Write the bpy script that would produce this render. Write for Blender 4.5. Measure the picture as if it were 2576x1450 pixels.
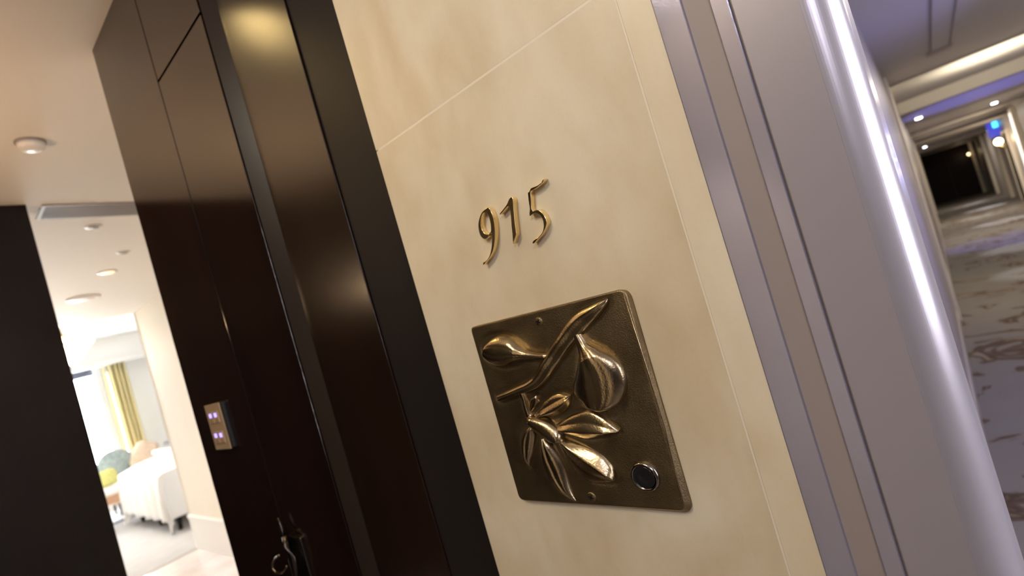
import bpy, bmesh, math, random
from mathutils import Vector, Matrix
random.seed(7)
S = bpy.context.scene
for o in list(bpy.data.objects): bpy.data.objects.remove(o)

# ------------------------------------------------------------------ camera
YAW, PIT, ROL, FPX = math.radians(50.193), math.radians(1.281), math.radians(-16.437), 1303.5
fwd = Vector((math.sin(YAW)*math.cos(PIT), math.cos(YAW)*math.cos(PIT), math.sin(PIT)))
ri0 = Vector((math.cos(YAW), -math.sin(YAW), 0)); up0 = ri0.cross(fwd)
RI = ri0*math.cos(ROL) + up0*math.sin(ROL)
UP = -ri0*math.sin(ROL) + up0*math.cos(ROL)
cd = bpy.data.cameras.new('camera'); cam = bpy.data.objects.new('camera', cd)
S.collection.objects.link(cam); S.camera = cam
cam.matrix_world = Matrix(((RI.x, UP.x, -fwd.x, 0), (RI.y, UP.y, -fwd.y, 0), (RI.z, UP.z, -fwd.z, 0), (0, 0, 0, 1)))
cd.sensor_width = 36; cd.lens = FPX/2576*36; cd.clip_start = .01; cd.clip_end = 200
cd.dof.use_dof = True; cd.dof.focus_distance = .52; cd.dof.aperture_fstop = 4.6

# ------------------------------------------------------------------ world, exposure, lights
FL, CE, CC = -1.45, .93, 1.08         # floor, suite ceiling, corridor ceiling (eye level is z = 0)
XS, XP = .48, .46                      # plane of the marble wall, plane of the wood panels
w = bpy.data.worlds.new('world'); S.world = w; w.use_nodes = True
w.node_tree.nodes['Background'].inputs[0].default_value = (.75, .87, 1, 1)
w.node_tree.nodes['Background'].inputs[1].default_value = 7.0
S.view_settings.view_transform = 'Standard'; S.view_settings.look = 'None'
S.view_settings.exposure = 0.0; S.view_settings.gamma = 1; S.view_settings.use_curve_mapping = False

def area(name, loc, size, power, col, to=(0, 0, -1), sy=None):
    l = bpy.data.lights.new(name, 'AREA'); l.energy = power; l.color = col
    l.shape = 'RECTANGLE' if sy else 'DISK'; l.size = size
    if sy: l.size_y = sy
    o = bpy.data.objects.new(name, l); S.collection.objects.link(o); o.location = loc
    o.rotation_euler = Vector(to).to_track_quat('-Z', 'Y').to_euler(); return o
def spot(name, loc, power, col, ang, to=(0, 0, -1), r=.03, blend=.3):
    l = bpy.data.lights.new(name, 'SPOT'); l.energy = power; l.color = col
    l.spot_size = math.radians(ang); l.spot_blend = blend; l.shadow_soft_size = r
    o = bpy.data.objects.new(name, l); S.collection.objects.link(o); o.location = loc
    o.rotation_euler = Vector(to).to_track_quat('-Z', 'Y').to_euler(); return o
def point(name, loc, power, col, r=.05):
    l = bpy.data.lights.new(name, 'POINT'); l.energy = power; l.color = col; l.shadow_soft_size = r
    o = bpy.data.objects.new(name, l); S.collection.objects.link(o); o.location = loc; return o
WARM, COOL, BLUE = (1, .87, .68), (.86, .84, 1), (.22, .22, 1)
# recess downlights in front of the door
area('recess_light', (-.50, .32, .92), .5, 14.3, WARM, (.7, 0, -1))
spot('recess_scallop', (-.45, .50, .92), 80, (1, .93, .9), 46, (0, 0, -1), blend=.12)
# entry hall downlights, then a fill for its ceiling
spot('entry_spot', (.2, 1.22, .90), 8, (1, .70, .28), 120, r=.05)
spot('entry_spot', (-.09, 2.12, .90), 12, (1, .72, .36), 120, r=.05)
area('hall_ceiling_fill', (-.55, 1.9, .25), .3, 9.5, (1, .66, .38), (.3, 0, 1))  # added unseen fill, points up to brighten the hall ceiling
# vestibule of the suite
spot('vestibule_spot', (.98, 4.10, .91), 40, (1, .86, .72), 130)
spot('vestibule_spot', (-.3, 4.10, .91), 80, (1, .86, .72), 130)
# daylight behind the bedroom window
area('window_daylight', (1.2, 11.6, .0), 3.2, 900, (.85, .93, 1), (0, -1, 0), 2.4)
# corridor
spot('corridor_wash', (.86, -.42, 1.06), 9, (.95, .92, 1), 100, (-.25, .3, -1), .02)
area('corridor_added_fill', (2.4, -.9, 1.06), .5, 8, (.42, .42, 1))  # added blue fill that tints the nearby corridor wall and floor
area('corridor_added_fill', (-1.2, -.95, 1.0), .6, 19, (.93, .88, 1), (1, .75, -.65))  # added fill aimed at the marble to lift its lower part
for x, yy, p in ((8.8, -.80, 130), (11.3, -.80, 150), (16.4, -1.0, 330), (19.4, -.8, 160), (22.3, -1.05, 480), (26.5, -.9, 300)):
    spot('corridor_spot', (x, yy, CC-.03), p, (.92, .93, 1), 28, (0, 0, -1), .03, .7)
for x, p in ((3.4, 9), (7.0, 30), (14.5, 55), (19.5, 50), (27, 30)): area('corridor_fill', (x, -.95, CC-.01), .5, p, (1, .88, .72))
for x in (8.9, 18.1): area('coffer_fill', (x, -.9, .95), 1.0, 13, (1, .88, .62), (0, 0, 1))  # added floating fill with no fixture, brightens the raised ceiling boards
area('corridor_blue_fill', (4.6, -1.0, .2), .4, 11, (.33, .36, 1), (-.3, 1, -.25))  # added fill that turns the left corridor wall blue-lavender
for x in (4.0, 9.0): area('corridor_uplight', (x, -1.80, .2), .5, 6, (.95, .90, .95), (0, .4, 1))
spot('blue_spot', (12.7, -.9, CC-.04), 160, BLUE, 50, (0, 0, -1))
spot('blue_up', (11.7, -.9, -.6), 90, BLUE, 70, (0, 0, 1))
area('cove_light', (7.5, -.9, 1.13), 1.6, 30, (1, .86, .56), (1, 0, .15), .05)
area('cove_light', (16.3, -.9, 1.13), 1.6, 30, (1, .86, .56), (1, 0, .15), .05)

# ------------------------------------------------------------------ materials
def mat(name, col, rough=.5, metal=0, var=0, vscale=8, stretch=(1, 1, 1), bump=0, bscale=60, col2=None, emit=0, ecol=None, ior=1.5, coat=0, sss=0, fac=(.35, .65), alpha=None, trans=0):
    m = bpy.data.materials.new(name); m.use_nodes = True
    nt = m.node_tree; b = nt.nodes['Principled BSDF']
    b.inputs['Base Color'].default_value = (*col, 1); b.inputs['Roughness'].default_value = rough
    b.inputs['Metallic'].default_value = metal; b.inputs['IOR'].default_value = ior
    b.inputs['Coat Weight'].default_value = coat; b.inputs['Transmission Weight'].default_value = trans
    if sss:
        b.inputs['Subsurface Weight'].default_value = sss; b.inputs['Subsurface Radius'].default_value = (.02, .014, .008); b.inputs['Subsurface Scale'].default_value = .5
    if emit:
        b.inputs['Emission Color'].default_value = (*(ecol or col), 1); b.inputs['Emission Strength'].default_value = emit
    tc = nt.nodes.new('ShaderNodeTexCoord'); mp = nt.nodes.new('ShaderNodeMapping'); mp.inputs['Scale'].default_value = stretch
    nt.links.new(tc.outputs['Object'], mp.inputs['Vector'])
    if var or col2:
        n = nt.nodes.new('ShaderNodeTexNoise'); n.inputs['Scale'].default_value = vscale; n.inputs['Detail'].default_value = 5
        nt.links.new(mp.outputs[0], n.inputs['Vector'])
        r = nt.nodes.new('ShaderNodeMapRange'); r.inputs['From Min'].default_value = fac[0]; r.inputs['From Max'].default_value = fac[1]
        nt.links.new(n.outputs['Fac'], r.inputs['Value'])
        mx = nt.nodes.new('ShaderNodeMix'); mx.data_type = 'RGBA'
        c2 = col2 or tuple(c*(1-var) for c in col)
        mx.inputs[6].default_value = (*col, 1); mx.inputs[7].default_value = (*c2, 1)
        nt.links.new(r.outputs[0], mx.inputs[0]); nt.links.new(mx.outputs[2], b.inputs['Base Color'])
    if bump:
        n2 = nt.nodes.new('ShaderNodeTexNoise'); n2.inputs['Scale'].default_value = bscale; n2.inputs['Detail'].default_value = 3
        nt.links.new(mp.outputs[0], n2.inputs['Vector'])
        bp = nt.nodes.new('ShaderNodeBump'); bp.inputs['Strength'].default_value = bump; bp.inputs['Distance'].default_value = .002
        nt.links.new(n2.outputs['Fac'], bp.inputs['Height']); nt.links.new(bp.outputs[0], b.inputs['Normal'])
    return m
def marble_mat(name, c1, c2, sc):
    m = mat(name, c1, .34, sss=.2); nt = m.node_tree; b = nt.nodes['Principled BSDF']
    tc = nt.nodes.new('ShaderNodeTexCoord'); mp = nt.nodes.new('ShaderNodeMapping'); mp.inputs['Scale'].default_value = (1, 1.25, .7); mp.inputs['Rotation'].default_value = (.4, 0, 0)
    nt.links.new(tc.outputs['Object'], mp.inputs[0])
    def noise(scale, det, dist=0):
        n = nt.nodes.new('ShaderNodeTexNoise'); n.inputs['Scale'].default_value = scale; n.inputs['Detail'].default_value = det; n.inputs['Distortion'].default_value = dist
        nt.links.new(mp.outputs[0], n.inputs['Vector']); return n.outputs['Fac']
    def rng(src, a, b_, c, d):
        r = nt.nodes.new('ShaderNodeMapRange'); nt.links.new(src, r.inputs['Value'])
        for k, v in zip(('From Min', 'From Max', 'To Min', 'To Max'), (a, b_, c, d)): r.inputs[k].default_value = v
        return r.outputs[0]
    def add(a, b_, op='ADD'):
        q = nt.nodes.new('ShaderNodeMath'); q.operation = op; q.use_clamp = True; nt.links.new(a, q.inputs[0]); nt.links.new(b_, q.inputs[1]); return q.outputs[0]
    f = add(rng(noise(sc, 3, .6), .36, .68, 0, .75), rng(noise(sc*4, 4, .2), .42, .78, 0, .32))
    f = add(f, rng(noise(sc*55, 2), .55, .8, 0, .14))
    mx = nt.nodes.new('ShaderNodeMix'); mx.data_type = 'RGBA'; mx.inputs[6].default_value = (*c1, 1); mx.inputs[7].default_value = (*c2, 1)
    nt.links.new(f, mx.inputs[0]); nt.links.new(mx.outputs[2], b.inputs['Base Color'])
    return m
M = dict(
    marble=marble_mat('honey_marble', (.75, .68, .52), (.59, .485, .31), 5.0),
    marble_edge=marble_mat('honey_marble_edge', (.77, .70, .54), (.67, .57, .39), 6.0),
    joint=mat('pale_joint', (.78, .70, .56), .5),
    wood=mat('espresso_wood', (.014, .006, .004), .12, ior=1.75, var=.4, vscale=3, stretch=(3, 3, .4), bump=.03, bscale=200),
    wood_frame=mat('espresso_frame', (.016, .008, .005), .22, ior=1.65, var=.4, vscale=3, stretch=(3, 3, .4), bump=.03, bscale=220),
    wood_matt=mat('charcoal_wood', (.014, .011, .010), .6, ior=1.35, var=.3, vscale=3, stretch=(3, 3, .4)),
    wood_end=mat('espresso_end_wall', (.008, .004, .0035), .55, ior=1.3, var=.3, vscale=3, stretch=(3, 3, .4)),
    wood_stop=mat('espresso_stop', (.016, .009, .006), .3, ior=1.4),
    gap=mat('black_gap', (.003, .003, .003), .8),
    casing=mat('silver_lacquer', (.35, .34, .43), .13, metal=.55, bump=.02, bscale=500),
    casing_warm=mat('taupe_lacquer', (.31, .265, .25), .5),
    casing_matt=mat('mauve_lacquer', (.33, .305, .335), .36, metal=.2),
    bullnose=mat('silver_bullnose', (.42, .40, .45), .30, metal=.45, coat=.1),
    bronze=mat('aged_bronze', (.30, .235, .14), .40, 1, col2=(.19, .145, .085), vscale=25, bump=.25, bscale=700, fac=(.35, .7)),
    bronze_hi=mat('rubbed_bronze', (.50, .40, .25), .25, 1, col2=(.30, .23, .14), vscale=40, bump=.12, bscale=420, fac=(.4, .75)),
    bow_brass=mat('dark_brass', (.40, .33, .22), .2, 1),
    brass=mat('polished_brass', (.88, .70, .38), .12, 1, bump=.04, bscale=300),
    steel=mat('dark_steel', (.30, .27, .24), .16, 1),
    button=mat('black_button', (.02, .02, .022), .18, .3),
    plaster=mat('cream_ceiling_paint', (.80, .74, .66), .7, bump=.03, bscale=200),
    wallp=mat('cream_wall_paint', (.82, .76, .66), .7, var=.03, vscale=3),
    white=mat('white_paint', (.84, .83, .81), .5),
    grille=mat('grey_grille', (.30, .27, .26), .5),
    plastic=mat('white_plastic', (.80, .76, .72), .4),
    floor_marble=mat('pale_floor_marble', (.80, .74, .72), .12, col2=(.66, .58, .55), vscale=3),
    floor_dark=mat('dark_entry_marble', (.09, .07, .06), .25, col2=(.06, .045, .04), vscale=4),
    rug=mat('grey_bedroom_carpet', (.52, .50, .49), .95, var=.15, vscale=9, stretch=(1, 5, 1), bump=.4, bscale=150),
    duvet=mat('white_duvet', (.88, .87, .86), .8),
    mattress=mat('ivory_mattress', (.7, .66, .6), .8),
    blackleg=mat('black_leg', (.012, .012, .014), .35),
    tan=mat('tan_leather', (.45, .26, .15), .45),
    cream=mat('cream_upholstery', (.82, .78, .72), .8),
    teal=mat('teal_grey_fabric', (.36, .43, .43), .9, var=.4, vscale=30),
    lime=mat('olive_yellow_fabric', (.58, .56, .20), .9, var=.2, vscale=40),
    peach=mat('peach_fabric', (.74, .56, .42), .9, var=.15, vscale=20),
    drape=mat('mustard_drape', (.72, .60, .30), .75, col2=(.56, .50, .28), vscale=6, stretch=(6, 6, .3)),
    sheer=mat('white_sheer', (.86, .85, .82), .8),
    dframe=mat('dark_window_frame', (.05, .05, .07), .4),
    glass=mat('clear_glass', (1, 1, 1), .0, trans=1, ior=1.02),
    crystal=mat('lit_crystal', (1, .93, .8), .1, emit=9, ecol=(1, .84, .60)),
    gold=mat('gold_frame', (.7, .5, .25), .25, 1),
    lampw=mat('warm_lamp', (1, .8, .5), .3, emit=14, ecol=(1, .80, .48)),
    glowdim=mat('dim_warm_glow', (1, .8, .5), .3, emit=4, ecol=(1, .74, .42)),
    lampc=mat('cool_lamp', (1, 1, 1), .3, emit=14, ecol=(.95, .93, 1)),
    lampspot=mat('warm_downlight_face', (1, .85, .6), .3, emit=1.6, ecol=(1, .72, .36)),
    sign=mat('cyan_sign', (.1, .7, 1), .3, emit=3.2, ecol=(.06, .62, 1)),
    signblue=mat('blue_sign_housing', (.05, .06, .5), .3, emit=.5, ecol=(.08, .1, .9)),
    led=mat('violet_led', (.3, .2, 1), .3, emit=2.2, ecol=(.38, .30, 1)),
    keypad=mat('champagne_plate', (.62, .46, .30), .35, .35),
    cor_wall=mat('corridor_wall_covering', (.42, .38, .36), .45, var=.1, vscale=3),
    cor_ceil=mat('corridor_ceiling_paint', (.50, .47, .46), .55),
    cor_door=mat('far_dark_door', (.010, .004, .005), .5, ior=1.3),
    litstrip=mat('lit_panel', (1, .95, .9), .3, emit=1.3, ecol=(1, .92, .85)),
    highlightglow=mat('added_highlight_glow', (1, .95, .95), .3, emit=8, ecol=(.95, .92, 1)),  # emission of the added panel that makes the bullnose highlight
    iron=mat('dark_bronze_pull', (.09, .075, .065), .3, 1),
)
def carpet_mat():
    m = bpy.data.materials.new('swirled_corridor_carpet'); m.use_nodes = True; nt = m.node_tree; b = nt.nodes['Principled BSDF']
    b.inputs['Roughness'].default_value = .9
    tc = nt.nodes.new('ShaderNodeTexCoord')
    n = nt.nodes.new('ShaderNodeTexNoise'); n.inputs['Scale'].default_value = 2.2; n.inputs['Detail'].default_value = 4; n.inputs['Distortion'].default_value = 1.2
    nt.links.new(tc.outputs['Object'], n.inputs['Vector'])
    cr = nt.nodes.new('ShaderNodeValToRGB'); e = cr.color_ramp.elements
    e[0].position = .0; e[0].color = (.19, .178, .17, 1); e[1].position = 1; e[1].color = (.18, .168, .163, 1)
    for p, c in ((.55, (.175, .16, .148)), (.57, (.10, .06, .04)), (.605, (.05, .03, .02)), (.63, (.22, .16, .10)), (.67, (.20, .19, .187))):
        x = e.new(p); x.color = (*c, 1)
    nt.links.new(n.outputs['Fac'], cr.inputs[0]); nt.links.new(cr.outputs[0], b.inputs['Base Color'])
    return m
M['carpet'] = carpet_mat()

# ------------------------------------------------------------------ builders
ORG = {}
def mesh(name, vs, fs, m, parent=None, smooth=False, org=None):
    me = bpy.data.meshes.new(name)
    if parent is not None: org = ORG[parent]
    elif org is None:
        xs = [v[0] for v in vs]; ys = [v[1] for v in vs]; zs = [v[2] for v in vs]
        org = Vector(((min(xs)+max(xs))/2, (min(ys)+max(ys))/2, min(zs)))
    org = Vector(org)
    me.from_pydata([tuple(Vector(v)-org) for v in vs], [], fs); me.update()
    bm = bmesh.new(); bm.from_mesh(me); bmesh.ops.recalc_face_normals(bm, faces=bm.faces); bm.to_mesh(me); bm.free()
    me.materials.append(M[m] if isinstance(m, str) else m)
    if smooth:
        for p in me.polygons: p.use_smooth = True
    o = bpy.data.objects.new(name, me); S.collection.objects.link(o)
    if parent is not None: o.parent = parent
    else: o.location = org
    ORG[o] = org
    return o
def root(name, label, cat, loc, group=None):
    o = bpy.data.objects.new(name, None); S.collection.objects.link(o); o.location = loc; o.empty_display_size = .05
    ORG[o] = Vector(loc); return tag(o, label, cat, group)
def tag(o, label=None, cat=None, group=None, kind=None):
    if label: o['label'] = label
    if cat: o['category'] = cat
    if group: o['group'] = group
    if kind: o['kind'] = kind
    return o
def struct(o, label=None):
    o['kind'] = 'structure'
    if label: o['label'] = label
    return o
def sroot(name, loc, label=None):
    o = bpy.data.objects.new(name, None); S.collection.objects.link(o); o.location = loc; ORG[o] = Vector(loc); return struct(o, label)
def bvf(x0, x1, y0, y1, z0, z1, b=0):
    bm = bmesh.new(); bmesh.ops.create_cube(bm, size=1)
    for v in bm.verts:
        v.co = Vector(((x0+x1)/2+v.co.x*(x1-x0), (y0+y1)/2+v.co.y*(y1-y0), (z0+z1)/2+v.co.z*(z1-z0)))
    if b: bmesh.ops.bevel(bm, geom=bm.edges[:], offset=b, segments=2, affect='EDGES', profile=.6)
    bm.verts.ensure_lookup_table(); bm.verts.index_update()
    vs = [tuple(v.co) for v in bm.verts]; fs = [[v.index for v in f.verts] for f in bm.faces]; bm.free(); return vs, fs
def box(name, x0, x1, y0, y1, z0, z1, m, parent=None, b=0):
    vs, fs = bvf(x0, x1, y0, y1, z0, z1, b); return mesh(name, vs, fs, m, parent)
def join(*parts):
    V, Fc = [], []
    for vs, fs in parts:
        k = len(V); V += list(vs); Fc += [[i+k for i in f] for f in fs]
    return V, Fc
def lathe(prof, c, axis='z', n=28):
    """prof: list of (radius, height along axis)"""
    V, Fc = [], []
    ax = {'z': (Vector((1, 0, 0)), Vector((0, 1, 0)), Vector((0, 0, 1))), 'x': (Vector((0, 1, 0)), Vector((0, 0, 1)), Vector((1, 0, 0))), 'y': (Vector((1, 0, 0)), Vector((0, 0, 1)), Vector((0, 1, 0)))}[axis]
    c = Vector(c)
    for r, h in prof:
        for i in range(n):
            a = 2*math.pi*i/n; V.append(tuple(c+ax[0]*r*math.cos(a)+ax[1]*r*math.sin(a)+ax[2]*h))
    for j in range(len(prof)-1):
        for i in range(n):
            Fc.append([j*n+i, j*n+(i+1) % n, (j+1)*n+(i+1) % n, (j+1)*n+i])
    Fc.append(list(range(n))); Fc.append([(len(prof)-1)*n+i for i in range(n)])
    return V, Fc
def tube(pts, r, n=10):
    V, Fc = [], []
    P = [Vector(p) for p in pts]
    R = r if isinstance(r, (list, tuple)) else [r]*len(P)
    for i, p in enumerate(P):
        t = (P[min(i+1, len(P)-1)]-P[max(i-1, 0)]).normalized()
        a = t.cross(Vector((0.13, .31, .94))).normalized(); b = t.cross(a)
        for k in range(n):
            g = 2*math.pi*k/n; V.append(tuple(p+(a*math.cos(g)+b*math.sin(g))*R[i]))
    for j in range(len(P)-1):
        for i in range(n): Fc.append([j*n+i, j*n+(i+1) % n, (j+1)*n+(i+1) % n, (j+1)*n+i])
    Fc.append(list(range(n))); Fc.append([(len(P)-1)*n+i for i in range(n)])
    return V, Fc
def prism(poly, z0, z1):
    """extrude a plan polygon of (x, y) upwards"""
    n = len(poly); V = [(x, y, z0) for x, y in poly]+[(x, y, z1) for x, y in poly]
    Fc = [[i, (i+1) % n, n+(i+1) % n, n+i] for i in range(n)]+[list(range(n)), list(range(n, 2*n))]
    return V, Fc
def crom(pts, n):
    out = []
    for i in range(len(pts)-1):
        p0 = pts[max(i-1, 0)]; p1 = pts[i]; p2 = pts[i+1]; p3 = pts[min(i+2, len(pts)-1)]
        for k in range(n):
            t = k/n
            out.append(tuple(.5*((2*b)+(-a+c)*t+(2*a-5*b+4*c-d)*t*t+(-a+3*b-3*c+d)*t**3) for a, b, c, d in zip(p0, p1, p2, p3)))
    out.append(tuple(pts[-1])); return out
def ray(px, py): return RI*((px-1288)/FPX) - UP*((py-725)/FPX) + fwd
def onX(px, py, a): r = ray(px, py); return r*(a/r.x)          # metric (y, z) on a wall plane x = a, measured from the photograph
def pillow(c, sx, sy, sz, n=14, e=.55):
    V, Fc = [], []
    for j in range(n+1):
        v = -math.pi/2+math.pi*j/n
        for i in range(2*n):
            u = 2*math.pi*i/(2*n)
            f = lambda q: math.copysign(abs(q)**e, q)
            V.append((c[0]+sx*f(math.cos(v))*f(math.cos(u)), c[1]+sy*math.copysign(abs(math.cos(v))**.9, 1)*math.sin(u)*abs(math.cos(v))**.1*(1 if True else 0), c[2]+sz*f(math.sin(v))))
    for j in range(n):
        for i in range(2*n): Fc.append([j*2*n+i, j*2*n+(i+1) % (2*n), (j+1)*2*n+(i+1) % (2*n), (j+1)*2*n+i])
    return V, Fc

# ================================================================== STRUCTURE: the door recess
# marble side wall: three slabs with recessed pale joints
wr = sroot('wall_right', (XS, .36, FL), 'honey marble side wall of the door recess')
box('slab', XS, XS+.03, .1788, .5705, FL, .2578, 'marble', wr, .0012)
tag(box('slab', XS, XS+.03, .1788, .5705, .2588, CE, 'marble', wr, .0012), 'upper slab')
tag(box('slab', XS-.0004, XS+.03, .1475, .1780, FL, CE, 'marble_edge', wr, .0008), 'narrow edge slab')
box('grout', XS+.0001, XS+.02, .16, .565, FL, CE, 'joint', wr)
box('backing', XS+.02, XS+.16, .15, .90, FL, CE, 'gap', wr)

# lacquered casing between marble and corridor, each strip a piece
t1 = sroot('trim_1', (XS, .08, FL), 'layered silver and mauve lacquered casing at the corridor corner')
tag(box('casing_strip', XS-.001, XS+.03, .1235, .1478, FL, CC, 'casing', t1, .001), 'glossy silver strip')
tag(box('casing_strip', XS+.0012, XS+.03, .1020, .1240, FL, CC, 'casing_warm', t1), 'recessed taupe strip')
tag(box('casing_strip', XS-.001, XS+.03, .0885, .1025, FL, CC, 'casing', t1, .001), 'narrow silver strip')
box('shadow_gap', XS+.003, XS+.03, .0862, .0890, FL, CC, 'casing_warm', t1)
tag(box('casing_strip', XS, XS+.16, .0425, .0865, FL, CC, 'casing_matt', t1), 'flat mauve strip')
cx, cy, r = XS+.0265, .0432, .0262
pl = [(XS+.16, .045), (cx-r, .0455)]
for i in range(25):
    a = math.pi + (math.pi/2)*i/24
    pl.append((cx+r*math.cos(a)+.0006, cy+r*math.sin(a)))
pl += [(XS+.10, cy-r), (XS+.10, cy-r+.004), (XS+.15, cy-r+.004), (XS+.15, .045)]
bn = mesh('bullnose', *prism(pl[1:], FL, CC), 'bullnose', t1)
box('shadow_gap', XS+.09, XS+.155, .0455, .14, FL, CC, 'casing_matt', t1)

# dark wooden door frame and the panelled side beyond it
d1 = sroot('door_1', (XS, .72, FL), 'near black wooden frame of the suite door')
tag(box('frame_board', XS+.003, XS+.04, .5705, .681, FL, CE, 'wood_matt', d1, .0008), 'matt charcoal outer board')
tag(box('frame_board', XS, XS+.04, .6825, .884, FL, CE, 'wood_frame', d1, .0008), 'glossy inner board')
mesh('door_stop', *prism([(XS+.001, .8855), (XS+.03, .8855), (XS+.03, .912), (XP+.002, .910)], FL, CE), 'wood_stop', d1)
box('seal', XP+.006, XS+.03, .909, .914, FL, CE, 'gap', d1)
we = sroot('wall_entry', (XP+.4, 1.2, FL), 'near black panelled side of the entry hall')
zg, yg = .669, 1.175
box('wood_panel', XP, XP+.02, .914, yg-.002, FL, zg-.003, 'wood', we, .0008)
box('wood_panel', XP, XP+.02, .914, yg-.002, zg+.003, CE, 'wood', we, .0008)
box('wood_panel', XP, XP+.02, yg+.002, 1.517, FL, CE, 'wood', we, .0008)
box('backing', XP+.012, 1.57, .916, 1.515, FL, CE, 'gap', we)
box('back_panel', XP+.02, 1.575, 1.512, 1.53, FL, CE, 'wallp', we)

# far dark wall that closes the left half of the entry
struct(box('wall_left_end', -.75, .4495, 2.715, 2.86, FL, CE, 'wood_end', None, .001), 'near black wooden wall end left of the bedroom opening')
# opposite side of recess and hall (seen only in reflections)
wl = sroot('wall_left', (-.75, .5, FL), 'opposite side of the recess')
box('slab', -.78, -.75, .12, .57, FL, CE, 'marble', wl)
box('wood_panel', -.78, -.75, .57, 2.715, FL, CE, 'wood', wl)

# suite ceilings and floors
def ceilpoly(name, x0, x1, y0, y1, z, m, label): return struct(box(name, x0, x1, y0, y1, z, z+.05, m), label)
ceilpoly('ceiling', -1.2, 1.62, .10, 6.05, CE, 'plaster', 'cream ceiling of entry hall')
ceilpoly('ceiling', -1.2, 4.7, 6.05, 11.2, 1.30, 'white', 'raised white bedroom ceiling')
struct(box('trim_2', -1.2, 4.7, 6.05, 6.13, CE, 1.30, 'white'), 'white drop between hall and bedroom ceilings')
struct(box('trim_3', -1.2, 4.7, 10.62, 10.72, .865, 1.30, 'white'), 'white pelmet above the bedroom window')
struct(box('trim_4', -1.2, 4.7, 10.585, 10.62, .955, .985, 'white', None, .008), 'moulding on the pelmet')
struct(box('wall_vestibule', 1.575, 1.70, 1.53, 6.05, FL, CE, 'wallp'), 'cream wall ending at the bedroom')
bbv = sroot('baseboard_vestibule', (1.57, 3.8, FL), 'tall white baseboard')
box('board', 1.557, 1.575, 1.53, 6.06, FL, FL+.30, 'white', bbv, .004)
box('cap_moulding', 1.548, 1.575, 1.53, 6.065, FL+.30, FL+.335, 'white', bbv, .006)
struct(box('wall_corner_bead', 1.568, 1.70, 6.045, 6.06, FL, CE, 'cream'), 'corner edge of the cream wall').name = 'trim_5'
struct(box('wall_bedroom_near', 1.70, 4.7, 5.98, 6.05, FL, 1.3, 'white'), 'near bedroom wall')
struct(box('wall_bedroom_left', -1.25, -1.2, 2.86, 11.2, FL, 1.3, 'wallp'), 'left bedroom wall')
struct(box('wall_hall_left', -1.2, -.75, 2.72, 2.86, FL, CE, 'wallp'), 'hall return')
struct(box('wall_bedroom_right', 4.7, 4.75, 5.98, 11.2, FL, 1.3, 'white'), 'right bedroom wall')
wf = sroot('wall_far', (1.5, 11.1, FL), 'white bedroom window wall')
box('wall_piece', 2.32, 4.7, 11.05, 11.2, FL, 1.3, 'white', wf)
box('wall_piece', -1.2, .2, 11.05, 11.2, FL, 1.3, 'white', wf)
box('wall_piece', .2, 2.32, 11.05, 11.2, FL, -1.1, 'white', wf)
box('wall_piece', .2, 2.32, 11.05, 11.2, .90, 1.3, 'white', wf)
wn = sroot('window_1', (1.2, 11.1, -1.1), 'tall bright bedroom window with dark frame')
box('window_frame', .2, 2.32, 11.08, 11.16, .775, .90, 'dframe', wn)
box('window_frame', .2, 2.32, 11.08, 11.16, -1.1, -1.04, 'dframe', wn)
box('window_frame', 2.13, 2.18, 11.08, 11.16, -1.04, .795, 'dframe', wn)
box('window_frame', .95, 1.0, 11.08, 11.16, -1.04, .795, 'dframe', wn)
box('pane', .2, .95, 11.11, 11.12, -1.04, .795, 'glass', wn)
box('pane', 1.0, 2.13, 11.11, 11.12, -1.04, .795, 'glass', wn)
box('pane', 2.18, 2.32, 11.11, 11.12, -1.04, .795, 'glass', wn)

fe = sroot('floor_entry', (.4, 3, FL-.02), 'pale polished marble floor tiles')
box('bed', -1.2, 1.6, .10, 6.04, FL-.04, FL-.003, 'grille', fe).name = 'screed'
ty = .1
while ty < 6.0:
    tx = -1.2
    while tx < 1.58:
        box('floor_tile', tx+.001, min(tx+.559, 1.60), ty+.001, min(ty+.593, 6.04), FL-.02, FL, 'floor_marble' if ty > 2.3 else 'floor_dark', fe)
        tx += .56
    ty += .594
struct(box('floor', -1.2, 4.7, 6.04, 11.1, FL-.04, FL+.006, 'rug'), 'pale grey bedroom carpet')

# ================================================================== STRUCTURE: corridor
struct(box('floor', -5, 34.2, -1.95, .12, FL-.04, FL, 'carpet'), 'grey corridor carpet with brown swirls')
cc = sroot('ceiling_corridor', (12, -.9, CC), 'corridor ceiling stepping between soffits and coffers')
for x0, x1, z in ((-5, 7.3, CC), (7.3, 10.5, CC+.16), (10.5, 13.2, CC), (13.2, 16.2, CC+.03), (16.2, 20, CC+.16), (20, 34.2, CC)):
    box('ceiling_board', x0, x1, -1.95, .14, z, z+.06, 'cor_ceil', cc)
for x, z0, z1 in ((7.28, CC, CC+.2), (10.46, CC-.02, CC+.2), (13.2, CC, CC+.06), (16.2, CC+.01, CC+.2), (20, CC-.02, CC+.2), (24.6, CC-.08, CC+.05)):
    box('beam', x, x+.14, -1.95, .14, z0, z1, 'cor_ceil', cc)
    box('beam_moulding', x-.03, x+.0, -1.95, .14, z0+.0, z0+.035, 'cor_ceil', cc)
struct(box('wall_corridor_left', XS+.155, 34.2, .116, .2, FL, CC+.2, 'cor_wall'), 'corridor wall seen at a grazing angle')
struct(box('wall_corridor_near', -5, -.75, .12, .2, FL, CC+.2, 'cor_wall'), 'corridor wall left of the recess')
struct(box('wall_corridor_soffit', -.75, XS+.16, .10, .14, CE, CC+.2, 'cor_wall'), 'wall above the recess')
struct(box('baseboard_corridor', XS+.155, 34, .104, .118, FL, FL+.12, 'cor_wall'), 'corridor baseboard')
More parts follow.
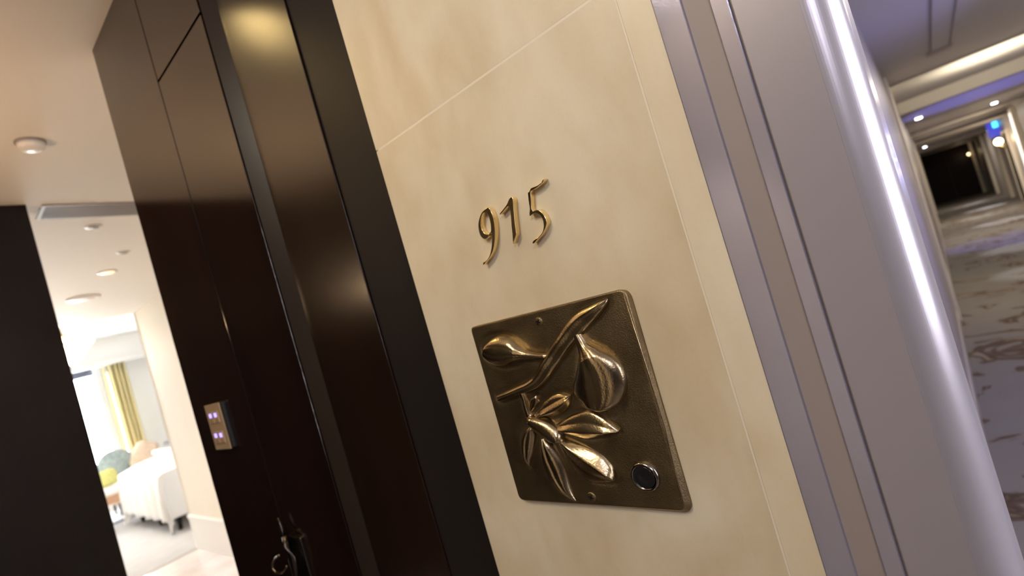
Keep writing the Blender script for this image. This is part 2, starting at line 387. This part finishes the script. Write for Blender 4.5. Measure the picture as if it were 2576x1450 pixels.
for i, x in enumerate((6.6, 13, 19, 25)):
    struct(box('trim_%d' % (6+i), x, x+.28, .092, .118, FL, CC, 'wallp', None, .004), 'pilaster on the corridor wall')
wrr = sroot('wall_corridor_right', (15, -1.95, FL), 'right corridor wall with pilasters')
box('wall_piece', -5, 34.2, -2.05, -1.95, FL, CC+.2, 'cor_wall', wrr)
tag(box('light_panel', .2, 1.7, -1.95, -1.94, -.55, .98, 'highlightglow', wrr), 'added unseen glowing panel opposite the recess')  # added out of view so the bullnose gets its white highlight
for x in (4.5, 9, 14, 18.4, 24.2, 29):
    box('pilaster', x, x+.5, -1.95, -1.86, FL, CC, 'wallp', wrr, .01)
tag(box('light_panel', 18.5, 18.8, -1.858, -1.85, -.5, .98, 'litstrip', wrr), 'tall lit panel')
struct(box('wall_corridor_back', -5.1, -5, -2, .2, FL, CC+.2, 'cor_wall'), 'near end of corridor')
struct(box('wall_corridor_end', 34.0, 34.1, -1.95, .2, FL, CC+.3, 'cor_wall'), 'far end of corridor')
d3 = sroot('door_3', (33.9, -.8, FL), 'dark double door closing the far corridor end')
box('door_leaf', 33.9, 33.98, -.79, .10, FL, CC, 'cor_door', d3, .01)
box('door_leaf', 33.9, 33.98, -1.70, -.80, FL, CC, 'cor_door', d3, .01)
box('door_reveal', 33.6, 33.98, -1.82, -1.71, FL, CC-.02, 'wallp', d3)
d4 = sroot('door_4', (21.8, -1.9, FL), 'dark door in the right corridor wall')
box('door_leaf', 20.9, 21.9, -1.95, -1.90, FL, .62, 'cor_door', d4, .01)
for a in ((20.8, 20.9), (21.9, 22.0)): box('door_frame', *a, -1.95, -1.88, FL, .70, 'wallp', d4)

# ================================================================== BRONZE BELL PLATE
XF = XS-.009
pr = root('doorbell_plate', 'square aged bronze relief plate with figs, leaves and a bell button on the marble', 'plate', (XS, .37, -.255))
def zp(x, y, a=XF):                       # readings taken from an enlargement of the plate
    return onX(1150+x/2.338, 700+y/2.338, a)
def rounded(poly, rad, n=6):
    out = []
    for i, p in enumerate(poly):
        p = Vector(p); a = Vector(poly[i-1]); b = Vector(poly[(i+1) % len(poly)])
        da = (a-p).normalized(); db = (b-p).normalized()
        rr = rad[i] if isinstance(rad, (list, tuple)) else rad
        s, e = p+da*rr, p+db*rr
        for k in range(n+1):
            t = k/n; out.append((s*(1-t)**2+p*2*t*(1-t)+e*t*t))
    return out
def yz(v): return (v.y, v.z)
front = [yz(zp(*q)) for q in ((76, 292), (985, 60), (1352, 1374), (366, 1308))]
back = [yz(zp(74, 292, XF)), yz(zp(1014, 55, XS)), yz(zp(1398, 1376, XS)), yz(zp(362, 1310, XF))]
def resample(poly, rad, k=64):
    c = rounded(poly, rad, 8); out = []
    for i in range(4):
        cor = c[i*9:(i+1)*9]; nxt = c[((i+1) % 4)*9]
        out += cor; out += [cor[-1].lerp(nxt, (j+1)/(k+1)) for j in range(k)]
    return out
fr = resample(front, [.006, .009, .009, .008]); bk = resample(back, [.007, .012, .012, .009])
SPINES = dict(
 branch=[(890, 121, 3), (868, 146, 26), (805, 196, 48), (745, 240, 60), (692, 295, 62), (642, 362, 58), (592, 432, 55), (546, 502, 50), (502, 572, 46), (470, 607, 43), (430, 632, 38), (380, 652, 33), (320, 676, 29), (262, 699, 26), (247, 704, 16)],
 fig=[(176, 414, 3), (186, 416, 45), (205, 420, 72), (235, 424, 90), (270, 427, 96), (310, 429, 86), (345, 434, 62), (380, 441, 42), (410, 447, 31), (450, 452, 25), (490, 456, 23), (525, 456, 22), (548, 452, 12)],
 fig_large=[(690, 285, 12), (715, 335, 24), (748, 395, 36), (782, 442, 68), (815, 505, 118), (838, 570, 150), (846, 640, 159), (849, 700, 138), (845, 740, 98), (841, 765, 48), (838, 776, 3)],
 stem=[(382, 662, 17), (400, 700, 16), (410, 740, 16), (424, 790, 18), (444, 822, 18)],
 leaf_a=[(450, 824, 10), (490, 796, 26), (540, 768, 52), (595, 738, 64), (640, 712, 46), (672, 688, 3)],
 leaf_b=[(575, 880, 12), (630, 875, 44), (700, 866, 72), (770, 865, 86), (840, 875, 66), (900, 888, 36), (952, 899, 3)],
 leaf_c=[(592, 940, 14), (640, 975, 38), (700, 1030, 68), (760, 1082, 88), (820, 1122, 88), (880, 1152, 62), (920, 1176, 30), (938, 1188, 3)],
 leaf_d=[(512, 940, 12), (530, 990, 34), (553, 1060, 54), (580, 1122, 58), (612, 1190, 48), (652, 1250, 28), (704, 1310, 2)],
 leaf_e=[(447, 868, 10), (432, 910, 38), (422, 960, 45), (420, 1020, 36), (425, 1065, 20), (433, 1102, 2)],
 leaf_f=[(436, 790, 6), (452, 745, 24), (462, 715, 26), (470, 690, 3)],
 hub=[(432, 812, 14), (465, 835, 36), (508, 864, 50), (550, 893, 52), (592, 925, 44), (632, 958, 10)])
import numpy as np
from mathutils import noise as mnoise
caps = []
for k, sp_ in SPINES.items():
    for x, y, wd in crom([tuple(map(float, q)) for q in sp_], 4):
        c = zp(x, y); e = zp(x+wd*.8, y+wd*.6); caps.append((c.y, c.z, max(.0002, math.hypot(e.y-c.y, e.z-c.z)*.97)))
caps = np.array(caps)
n = len(fr); cen = sum((Vector(p) for p in fr), Vector((0, 0)))/n
V = []
for lay, x, sh in ((bk, XS+.001, 0), (bk, XS-.003, 0), (fr, XF+.0012, 0), (fr, XF+.0003, .0008)):
    for p in lay:
        d = (cen-Vector(p)).normalized(); q = Vector(p)+d*sh; V.append((x, q.x, q.y))
NR = 110
for j in range(NR):
    t = 1-j/NR
    for p in fr:
        d = (cen-Vector(p)); q = Vector(p)+d.normalized()*.002*(1 if j == 0 else t); q = cen+(q-cen)*t if j else q
        dist = float(np.min(np.hypot(caps[:, 0]-q.x, caps[:, 1]-q.y)-caps[:, 2]))
        moat = .0011*math.exp(-(max(dist, 0)/.0032)**2) if j else 0
        und = .00035*mnoise.noise(Vector((q.x*28, q.y*28, 0)))*min(1, j/6)
        V.append((XF+moat+und, q.x, q.y))
Fc = []
for j in range(3+NR):
    for i in range(n): Fc.append([j*n+i, j*n+(i+1) % n, (j+1)*n+(i+1) % n, (j+1)*n+i])
Fc += [list(range(n)), [(3+NR)*n+i for i in range(n)]]
pb = mesh('plate_body', V, Fc, 'bronze', pr)
for i_, p_ in enumerate(pb.data.polygons): p_.use_smooth = i_ >= 4*n
# raised lip line along the two long sides
def strip_line(name, pts, rad, m, par):
    P = [zp(*q) for q in pts]; return mesh(name, *tube([tuple(p) for p in P], rad, 8), m, par, True)
strip_line('edge_bead', [(978, 90), (1130, 575), (1222, 880), (1318, 1290)], .0006, 'bronze_hi', pr)

def loft(name, spine, H, m, par, prof, ns=6, nu=22, endw=.55, skirt=.0018, wave=0):
    pts = crom([tuple(map(float, s)) for s in spine], ns); V, Fc = [], []
    wm = max(p[2] for p in pts)
    for i, (x, y, wd) in enumerate(pts):
        a = pts[max(i-1, 0)]; b = pts[min(i+1, len(pts)-1)]
        t = Vector((b[0]-a[0], b[1]-a[1])); t.normalize(); nn = Vector((-t.y, t.x))
        wd = max(wd, .8); hh = H*min(1, wd/(wm*endw))**.6
        for k in range(nu+1):
            u = -1+2*k/nu
            q = zp(x+nn.x*wd*u, y+nn.y*wd*u)
            h = prof(u, i/(len(pts)-1))*hh
            if k in (0, nu): h = -skirt
            if wave: h += wave*math.sin(x*.05+y*.031)*math.sin(y*.045)*(1-u*u)
            V.append((XF-h, q.y, q.z))
    for i in range(len(pts)-1):
        for k in range(nu):
            A = i*(nu+1)+k; Fc.append([A, A+1, A+nu+2, A+nu+1])
    # close ends down into the plate
    return mesh(name, V, Fc, m, par, True)
dome = lambda u, t: (max(0, 1-abs(u)**2.4))**.55
ribbed = lambda u, t: (max(0, 1-abs(u)**2.4))**.55*(1-.035*math.exp(-((u-.18*math.sin(t*5))/.14)**2)-.03*math.exp(-((u+.38)/.10)**2))
leafp = lambda u, t: (max(0, 1-abs(u)**2.2))**.7*(1-.25*math.exp(-(u/.22)**2))
foldp = lambda u, t: ((max(0, 1-abs(u)**2.2))**.7)*(.55+.45*max(0, 1-abs(u-.35)*1.6))
foldn = lambda u, t: ((max(0, 1-abs(u)**2.2))**.7)*(.55+.45*max(0, 1-abs(u+.35)*1.6))
barkp = lambda u, t: min(1, (1-abs(u))*3.2)*(.72+.28*math.exp(-((u-.25)/.3)**2))
loft('branch', SPINES['branch'], .0088, 'bronze_hi', pr, barkp, 5, 16, .5, wave=.0006)
loft('fig', SPINES['fig'], .0135, 'bronze_hi', pr, ribbed)
loft('fig', SPINES['fig_large'], .0145, 'bronze_hi', pr, ribbed, 8, 40)
loft('stem', SPINES['stem'], .0055, 'bronze_hi', pr, dome, 5, 10)
loft('leaf', SPINES['leaf_a'], .0100, 'bronze_hi', pr, foldp)
loft('leaf', SPINES['leaf_b'], .0095, 'bronze_hi', pr, foldp)
loft('leaf', SPINES['leaf_c'], .0120, 'bronze_hi', pr, foldn)
loft('leaf', SPINES['leaf_d'], .0085, 'bronze_hi', pr, leafp)
loft('leaf', SPINES['leaf_e'], .0080, 'bronze_hi', pr, leafp)
loft('leaf', SPINES['leaf_f'], .0045, 'bronze_hi', pr, leafp, 5, 12)
loft('leaf_hub', SPINES['hub'], .0125, 'bronze_hi', pr, dome)
# bell button
bc = zp(1108, 1166)
mesh('bell_collar', *lathe([(.0165, .001), (.0165, -.0012), (.0150, -.0042), (.0128, -.0046), (.0122, -.0010)], (XF, bc.y, bc.z), 'x', 40), 'steel', pr, True)
mesh('bell_button', *lathe([(.0121, .001), (.0121, -.0036), (.0112, -.0040), (.006, -.0026), (.001, -.0022)], (XF, bc.y, bc.z), 'x', 36), 'button', pr, True)
for q in ((481, 257), (792, 1287)):
    c = zp(*q)
    s = mesh('screw', *lathe([(.0056, .0005), (.0056, -.0008), (.0046, -.0014), (.001, -.0016)], (XF, c.y, c.z), 'x', 24), 'bronze', pr, True)
    sl = []
    for an in (.5, .5+math.pi/2):
        d = Vector((math.cos(an), math.sin(an))); e = Vector((-d.y, d.x))
        P = [Vector((c.y, c.z))+d*a*.0033+e*b*.0007 for a, b in ((-1, -1), (1, -1), (1, 1), (-1, 1))]
        sl.append(([(XF-.0013, p.x, p.y) for p in P]+[(XF-.0019, p.x, p.y) for p in P], [[0, 1, 2, 3], [4, 5, 6, 7], [0, 1, 5, 4], [1, 2, 6, 5], [2, 3, 7, 6], [3, 0, 4, 7]]))
    mesh('cross_slot', *join(*sl), 'button', s)

# ================================================================== BRASS NUMERALS 9 1 5
DEP = .0085
def zn(x, y): return onX(1100+x/5.1775, 420+y/5.1775, XS-DEP)
def glyph(name, loops, label):
    cu = bpy.data.curves.new(name, 'CURVE'); cu.dimensions = '2D'; cu.fill_mode = 'BOTH'; cu.extrude = DEP/2-.0004; cu.bevel_depth = .0004; cu.bevel_resolution = 1
    cu.offset = -.0003
    P0 = [zn(*q) for q in loops[0]]
    c = Vector((XS, sum(p.y for p in P0)/len(P0), min(p.z for p in P0)))
    for lp in loops:
        sm = lp
        s = cu.splines.new('POLY'); s.points.add(len(sm)-1); s.use_cyclic_u = True
        for i, q in enumerate(sm):
            p = zn(*q); s.points[i].co = (-(p.y-c.y), p.z-c.z, 0, 1)
    tmp = bpy.data.objects.new('tmp', cu); S.collection.objects.link(tmp)
    dg = bpy.context.evaluated_depsgraph_get(); me = bpy.data.meshes.new_from_object(tmp.evaluated_get(dg))
    bpy.data.objects.remove(tmp)
    # local x -> -y world, local y -> z world, local z -> x
    for v in me.vertices: v.co = Vector((v.co.z-DEP/2, -v.co.x, v.co.y))
    me.name = name; me.materials.clear(); me.materials.append(M['brass'])
    o = bpy.data.objects.new(name, me); S.collection.objects.link(o); o.location = c
    me.update()
    bm = bmesh.new(); bm.from_mesh(me); bmesh.ops.remove_doubles(bm, verts=bm.verts, dist=1e-6); bmesh.ops.recalc_face_normals(bm, faces=bm.faces); bm.to_mesh(me); bm.free()
    return tag(o, label, 'number')
def sm(lp, sharp=()):
    """smooth a closed loop except at the sharp indices"""
    out = []; n = len(lp)
    for i in range(n):
        p0, p1, p2, p3 = lp[i-1], lp[i], lp[(i+1) % n], lp[(i+2) % n]
        if i in sharp: p0 = p1
        if (i+1) % n in sharp: p3 = p2
        for k in range(4):
            t = k/4
            out.append(tuple(.5*((2*b)+(-a+c)*t+(2*a-5*b+4*c-d)*t*t+(-a+3*b-3*c+d)*t**3) for a, b, c, d in zip(p0, p1, p2, p3)))
    return out
nine = sm([(658, 530), (612, 560), (570, 610), (545, 680), (534, 750), (540, 825), (556, 882), (582, 922), (618, 941), (646, 930), (668, 902), (664, 884), (690, 872), (706, 858), (713, 900), (712, 970), (706, 1050), (690, 1130), (663, 1190), (628, 1228), (600, 1246), (594, 1279), (612, 1266), (642, 1225), (674, 1190), (702, 1140), (724, 1090), (741, 1010), (749, 930), (750, 850), (745, 770), (735, 690), (715, 620), (690, 562)], (11, 13, 21))
hole = sm([(636, 588), (600, 598), (580, 628), (570, 670), (566, 720), (569, 765), (580, 812), (602, 852), (630, 876), (655, 878), (680, 864), (697, 838), (698, 780), (690, 720), (676, 660), (658, 612)])
one = sm([(972, 394), (984, 430), (990, 520), (1005, 680), (1019, 800), (1028, 882), (1012, 930), (986, 1000), (982, 940), (979, 880), (968, 780), (958, 650), (950, 560), (938, 515), (914, 512), (880, 552), (842, 598), (814, 622), (808, 614), (850, 560), (900, 495), (930, 430), (950, 402)], (0, 5, 7, 14, 17, 18))
five = sm([(1386, 160), (1378, 192), (1355, 217), (1310, 257), (1260, 292), (1216, 314), (1212, 330), (1218, 400), (1221, 480), (1226, 548), (1246, 578), (1300, 562), (1345, 580), (1385, 625), (1414, 680), (1423, 732), (1410, 790), (1386, 842), (1350, 895), (1300, 948), (1270, 986), (1244, 1001), (1238, 985), (1262, 950), (1300, 930), (1340, 890), (1370, 845), (1384, 790), (1383, 730), (1365, 672), (1330, 622), (1290, 602), (1250, 612), (1202, 642), (1200, 600), (1203, 540), (1190, 450), (1181, 370), (1178, 338), (1196, 322), (1216, 280), (1242, 268), (1300, 245), (1350, 207), (1370, 172)], (0, 5, 6, 9, 10, 21, 22, 33, 38, 39, 40))
glyph('brass_numeral', [nine, hole], 'polished brass numeral 9 on the marble, first of the room number')
glyph('brass_numeral', [one], 'polished brass numeral 1 standing in the middle of the room number')
glyph('brass_numeral', [five], 'polished brass numeral 5 with a long flying top stroke, last of the room number')

# ================================================================== KEYPAD AND PULL ON THE DARK PANEL
kp = root('light_keypad', 'champagne metal light keypad with violet indicators on the dark wood panel', 'switch', (XP, 1.385, -.149))
yk1, yk0 = onX(513, 1022, XP-.010).y, onX(549, 1014, XP-.010).y
zk1, zk0 = onX(530, 1018, XP-.010).z, onX(565, 1131, XP-.010).z
box('back_box', XP-.007, XP+.001, yk0-.012, yk1-.002, zk0+.002, zk1-.002, 'blackleg', kp, .002)
box('faceplate', XP-.010, XP-.008, yk0, yk1, zk0, zk1, 'keypad', kp, .0006)
for f in (.28, .72):
    zc = zk1+(zk0-zk1)*f
    for y in (yk0+(yk1-yk0)*.70, yk0+(yk1-yk0)*.36):
        k = box('key', XP-.0115, XP-.0095, y-.013, y+.013, zc-.015, zc+.013, 'keypad', kp, .001)
        box('indicator_led', XP-.0125, XP-.0112, y-.006, y+.006, zc-.001, zc+.009, 'led', k, .0005)
        box('engraved_mark', XP-.0120, XP-.0112, y-.007, y+.007, zc-.009, zc-.005, 'tan', k)
hp = root('door_pull', 'dark bronze pull with a curved bow on the dark wood panel below the keypad', 'handle', (XP, 1.15, -.45))
def pq(px, py, d): v = onX(px, py, XP-d); return (XP-d, v.y, v.z)
mesh('backplate', *join(bvf(XP-.006, XP+.001, pq(752, 1350, .006)[1], pq(716, 1350, .006)[1], -.50, pq(735, 1352, .006)[2], .002)), 'iron', hp)
mesh('slide_bar', *tube([pq(699, 1304, .012), pq(707, 1328, .012), pq(716, 1352, .014)], [.0026, .0032, .004], 8), 'iron', hp, True)
mesh('lever', *tube([pq(716, 1350, .014), pq(724, 1375, .016), pq(735, 1405, .018), pq(744, 1440, .018), pq(748, 1465, .016)], [.006, .008, .008, .007, .006], 10), 'iron', hp, True)
bow = [pq(x, y, .020) for x, y in crom([(703, 1398), (694, 1404), (687, 1416), (686, 1428), (692, 1438), (702, 1442), (712, 1440), (722, 1425)], 3)]
tag(mesh('bow', *tube(bow, .0022, 10), 'bow_brass', hp, True), 'curved brass bow')

# ================================================================== CEILING FITTINGS
sd = root('smoke_detector', 'round white smoke detector on the warm entry ceiling', 'detector', (.40, 2.101, CE-.03))
mesh('base', *lathe([(.040, .0), (.040, -.006)], (.40, 2.101, CE), 'z', 32), 'grille', sd, True)
mesh('cover', *lathe([(.036, -.006), (.0365, -.018), (.030, -.026), (.004, -.028)], (.40, 2.101, CE), 'z', 32), 'plastic', sd, True)
gr = root('air_grille', 'long grey linear air grille in the hall ceiling', 'vent', (1.0, 2.80, CE-.004))
box('backing', .512, 1.45, 2.735, 2.895, CE-.003, CE+.001, 'grille', gr)
for y in (2.720, 2.893): box('frame_bar', .500, 1.46, y, y+.013, CE-.006, CE+.001, 'grille', gr)
for x in (.500, 1.447): box('frame_bar', x, x+.013, 2.733, 2.893, CE-.006, CE+.001, 'grille', gr)
for i in range(12):
    y = 2.742+i*.0128; box('slat', .513, 1.447, y, y+.005, CE-.006, CE-.001, 'grille', gr)
for x, y, lab in ((.733, 3.07, 'small flush ceiling disc just past the grey grille'), (.974, 3.63, 'small flush ceiling disc nearer the bedroom')):
    f = root('ceiling_disc', lab, 'sprinkler', (x, y, CE-.004))
    mesh('ring', *lathe([(.036, 0), (.034, -.004), (.026, -.005)], (x, y, CE), 'z', 24), 'plastic', f, True)
    mesh('cap', *lathe([(.024, -.004), (.022, -.008), (.002, -.009)], (x, y, CE), 'z', 20), 'grille', f, True)
dl = root('downlight', 'small lit amber downlight in the hall ceiling', 'light', (.988, 4.11, CE-.004))
mesh('trim_ring', *lathe([(.055, 0), (.053, -.004), (.040, -.005)], (.988, 4.11, CE), 'z', 28), 'plastic', dl, True)
tag(mesh('lens', *lathe([(.038, -.004), (.036, -.0065), (.002, -.007)], (.988, 4.11, CE), 'z', 24), 'lampspot', dl, True), 'amber glowing lens')
sp = root('ceiling_speaker', 'round beige ceiling disc near the bedroom opening', 'speaker', (.99, 4.89, CE-.012))
mesh('rim', *lathe([(.105, 0), (.103, -.008), (.092, -.011)], (.99, 4.89, CE), 'z', 36), 'plastic', sp, True)
mesh('mesh_cover', *lathe([(.092, -.008), (.06, -.012), (.002, -.013)], (.99, 4.89, CE), 'z', 32), 'tan', sp, True)

# ================================================================== BEDROOM
BX0, BX1, BY0, BY1, BT = 1.68, 3.95, 7.10, 8.88, -.75
bd = root('bed', 'large bed with white duvet hanging in pointed corners on black feet', 'bed', (2.8, 7.95, FL))
box('base', BX0, BX1, BY0+.03, BY1-.03, FL+.16, FL+.36, 'mattress', bd, .02)
box('mattress', BX0, BX1, BY0+.01, BY1-.01, FL+.36, BT-.03, 'mattress', bd, .05)
for x in (BX0+.08, BX0+.5, BX1-.1):
    for y in (BY0+.12, 7.95, BY1-.12):
        mesh('leg', *lathe([(.022, 0), (.035, .16)], (x, y, FL+.004), 'z', 12), 'blackleg', bd, True)
V, Fc = [], []; OV = .56; NX, NY = 60, 90
for i in range(NX+1):
    for j in range(NY+1):
        u = BX0-OV+(BX1-BX0+OV)*i/NX; v = BY0-OV+(BY1-BY0+2*OV)*j/NY
        ux = min(max(u, BX0), BX1); vy = min(max(v, BY0), BY1)
        dx, dy = u-ux, v-vy; d = math.hypot(dx, dy)
        if d < 1e-6:
            e = min(u-BX0, v-BY0, BY1-v); z = BT+.12*(1-math.exp(-max(e, 0)*4))+.008*math.sin(u*7+v*5)*math.cos(v*9)
            V.append((u, v, z))
        else:
            nx, ny = dx/d, dy/d
            al = (v if abs(dx) > abs(dy) else u)
            out = .035+.05*d*(1-.3*d)+.028*min(1, d*3)*math.sin(al*17+.8*math.sin(al*5))
            if abs(dx) > .05 and abs(dy) > .05: out += .02*math.sin(math.atan2(dy, dx)*8)
            rr = min(d, .06); z = BT-max(0, d-.02)*.98
            V.append((ux+nx*out, vy+ny*out, max(z, FL+.03)))
for i in range(NX):
    for j in range(NY): A = i*(NY+1)+j; Fc.append([A, A+1, A+NY+2, A+NY+1])
dv = mesh('duvet', V, Fc, 'duvet', bd, True)
md = dv.modifiers.new('thick', 'SOLIDIFY'); md.thickness = .018; md.offset = -1
throw = []
for i in range(30):
    t = i/29; throw.append((BX0+.42+.05*math.sin(t*3), BY0-.02+t*(BY1-BY0+.04), BT+.115))
tag(mesh('fold_band', *tube(throw, [.035]*30, 10), 'duvet', bd, True), 'rolled duvet fold')

bn = root('bedside_bench', 'tan framed bench with white cushion beyond the bed corner', 'bench', (1.4, 9.55, FL))
box('cushion', .95, 1.90, 9.22, 9.80, -1.02, -.93, 'cream', bn, .03)
tag(box('seat_frame', .93, 1.92, 9.20, 9.82, -1.13, -1.02, 'tan', bn, .012), 'tan leather apron')
for x in (1.05, 1.84):
    for s in (0, 1):
        ys = (9.25, 9.77) if s == 0 else (9.77, 9.25)
        pts = [(x+.05*math.sin(math.pi*k/8), ys[0]+(ys[1]-ys[0])*k/8, -1.13-(FL*-1-1.13-.02)*k/8) for k in range(9)]
        mesh('leg', *tube(pts, .013, 8), 'blackleg', bn, True)
    box('foot_rail', x-.015, x+.015, 9.24, 9.78, FL+.008, FL+.03, 'blackleg', bn, .004)
box('stretcher', 1.05, 1.84, 9.49, 9.51, FL+.012, FL+.032, 'blackleg', bn)

sf = root('armchair', 'peach upholstered armchair behind the bed under the drapes', 'armchair', (2.25, 10.2, FL))
box('seat', 1.72, 2.48, 10.02, 10.5, FL+.18, -.98, 'peach', sf, .05)
box('backrest', 1.80, 2.46, 10.36, 10.52, -.98, -.60, 'peach', sf, .07)
box('armrest', 2.42, 2.50, 10.02, 10.4, -.98, -.75, 'peach', sf, .05)
for x in (1.8, 2.42):
    for y in (10.07, 10.45): mesh('leg', *lathe([(.014, 0), (.022, .19)], (x, y, FL+.004), 'z', 10), 'blackleg', sf, True)
def cushion(name, c, s, m, rot, label, e=.6):
    V, Fc = pillow((0, 0, 0), s[0], s[1], s[2], 14, e); R = Matrix.Rotation(rot, 3, 'Y')
    V = [tuple(R @ Vector(v)+Vector(c)) for v in V]
    return tag(mesh(name, V, Fc, m, None, True), label, 'cushion')
cushion('round_cushion', (1.90, 10.20, -.725), (.24, .11, .25), 'teal', .2, 'rounded teal grey cushion on the peach armchair', .95)
cushion('yellow_cushion', (1.66, 9.62, -.805), (.13, .07, .12), 'lime', -.1, 'small olive yellow cushion on the white bench cushion')
cushion('peach_cushion', (2.24, 10.02, -.70), (.17, .09, .21), 'peach', .5, 'pointed peach cushion leaning beside the round teal one')
tb = root('side_table', 'dark round side table beyond the bed at the drapes', 'table', (2.83, 10.15, FL))
mesh('tabletop', *lathe([(.26, 0), (.27, .012), (.26, .03)], (2.83, 10.15, -.66), 'z', 32), 'blackleg', tb, True)
mesh('column', *lathe([(.03, 0), (.022, .3), (.03, .785)], (2.83, 10.15, FL+.006), 'z', 16), 'blackleg', tb, True)
mesh('foot', *lathe([(.19, 0), (.18, .015), (.04, .03)], (2.83, 10.15, FL+.006), 'z', 28), 'blackleg', tb, True)
gb = root('glass_bowl', 'pale blue glass bowl on the dark side table', 'bowl', (2.76, 10.02, -.63))
M['bowl'] = mat('pale_blue_bowl', (.55, .72, .85), .1)
mesh('bowl_body', *lathe([(.04, .0), (.09, .03), (.12, .08), (.112, .08), (.08, .035), (.02, .012)], (2.76, 10.02, -.63), 'z', 28), 'bowl', gb, True)

def drape(name, x0, x1, y, z0, z1, amp, k, m, label, cat):
    V, Fc = [], []; n = 120; nz = 8
    for j in range(nz+1):
        z = z0+(z1-z0)*j/nz
        for i in range(n+1):
            t = i/n; x = x0+(x1-x0)*t
            V.append((x, y+amp*math.sin(t*k*2*math.pi+.6*math.sin(t*9+j*.12))*(1+.15*math.sin(j)), z))
    for j in range(nz):
        for i in range(n): A = j*(n+1)+i; Fc.append([A, A+1, A+n+2, A+n+1])
    o = mesh(name, V, Fc, m, None, True); s = o.modifiers.new('t', 'SOLIDIFY'); s.thickness = .006
    return tag(o, label, cat)
drape('drape', 2.235, 2.49, 10.84, FL+.02, .90, .045, 4, 'drape', 'mustard yellow full length drape right of the bright window', 'curtain')
drape('drape', 2.165, 2.20, 10.83, FL+.02, .90, .012, 1, 'drape', 'thin leading edge fold of mustard drape next to the sheer', 'curtain')
drape('sheer_curtain', 2.06, 2.24, 10.93, FL+.02, .90, .02, 5, 'sheer', 'white sheer curtain gathered between window and mustard drape', 'curtain')

ch = root('chandelier', 'glowing crystal chandelier hanging in the bedroom', 'chandelier', (1.26, 7.55, .70))
CX, CY = 1.26, 7.55
mesh('ceiling_rod', *lathe([(.008, 0), (.008, .26)], (CX, CY, 1.04), 'z', 10), 'gold', ch, True)
mesh('hoop', *lathe([(.235, .995), (.245, .995), (.245, 1.02), (.235, 1.02)], (CX, CY, 0), 'z', 36), 'gold', ch, True)
dr0 = None
for ring, (rr, z, nn) in enumerate(((.235, .955, 20), (.19, .905, 17), (.145, .855, 13), (.10, .80, 9), (.05, .75, 5))):
    for i in range(nn):
        a = 2*math.pi*i/nn+ring*.3
        vs, fs = lathe([(.004, .055), (.026, .02), (.03, -.01), (.018, -.04), (.002, -.055)], (0, 0, 0), 'z', 8)
        if dr0 is None:
            dr0 = mesh('crystal_drop', vs, fs, 'crystal', ch, True, None); me = dr0.data
            for v in me.vertices: v.co += ORG[ch]
            o = dr0
        else: o = dr0.copy(); S.collection.objects.link(o); o.parent = ch
        o.location = Vector((CX+rr*math.cos(a), CY+rr*math.sin(a), z))-ORG[ch]
point('chandelier_glow', (CX, CY, .60), 85, (1, .90, .76), .12)

# ================================================================== CORRIDOR FITTINGS
sg = root('exit_sign', 'cyan glowing sign with blue housing high on the right corridor wall', 'sign', (22.5, -1.8, .95))
box('sign_face', 22.44, 22.47, -1.92, -1.80, .90, 1.08-.01, 'sign', sg, .005)
tag(box('housing', 22.47, 22.62, -1.95, -1.66, .62, 1.07, 'signblue', sg, .01), 'dim blue housing')
for i, (x, y, z, lab) in enumerate(((21.2, -1.72, .42, 'bright round globe wall sconce near the cyan sign'), (33.6, -1.62, .52, 'small warm globe standing in for a sconce reflection on the far dark door'))):  # second globe and its light stand in for a glow reflected on the door
    s = root('wall_sconce', lab, 'sconce', (x, y, z-.1), None)
    rr = .10 if i == 0 else .06
    mesh('globe', *lathe([(.01, -rr)]+[(rr*math.cos(q), rr*math.sin(q)) for q in [-1.2, -.8, -.4, 0, .4, .8, 1.2]]+[(.01, rr)], (x, y, z), 'z', 20), ('lampw', 'glowdim')[i], s, True)
    mesh('bracket', *tube([(x, -1.95, z-.2), (x, (y-1.95)/2, z-.22), (x, y, z-rr)], .015, 8), 'gold', s, True)
    point('sconce_glow', (x-.3, y+.25, z), (12, 2)[i], (1, .75, .42), .1)
for x, y, lab in ((12.1, -.10, 'bright ceiling downlight in the blue lit soffit'), (15.1, -1.34, 'warm white downlight near the right corridor wall'), (23.9, -.12, 'small faint downlight farthest along the corridor')):
    zc = CC if not 13.2 < x < 16.2 else CC+.03
    f = root('corridor_downlight', lab, 'light', (x, y, zc-.02))
    mesh('trim_ring', *lathe([(.075, 0), (.072, -.012), (.055, -.014)], (x, y, zc), 'z', 24), 'plastic', f, True)
    mesh('lens', *lathe([(.052, -.010), (.045, -.03), (.002, -.035)], (x, y, zc), 'z', 20), 'lampc', f, True)
sl = root('linear_diffuser', 'dark linear slot diffuser in the corridor ceiling', 'vent', (5.2, -.33, CC-.006))
tag(box('slot_panel', 3.2, 6.25, -.40, -.27, CC-.004, CC+.001, 'cor_ceil', sl), 'flush panel')
box('slot_end', 6.25, 6.42, -.42, -.235, CC-.012, CC+.001, 'grille', sl, .002)
for y in (-.405, -.272): box('slot_rail', 3.2, 6.25, y, y+.007, CC-.012, CC+.001, 'grille', sl)
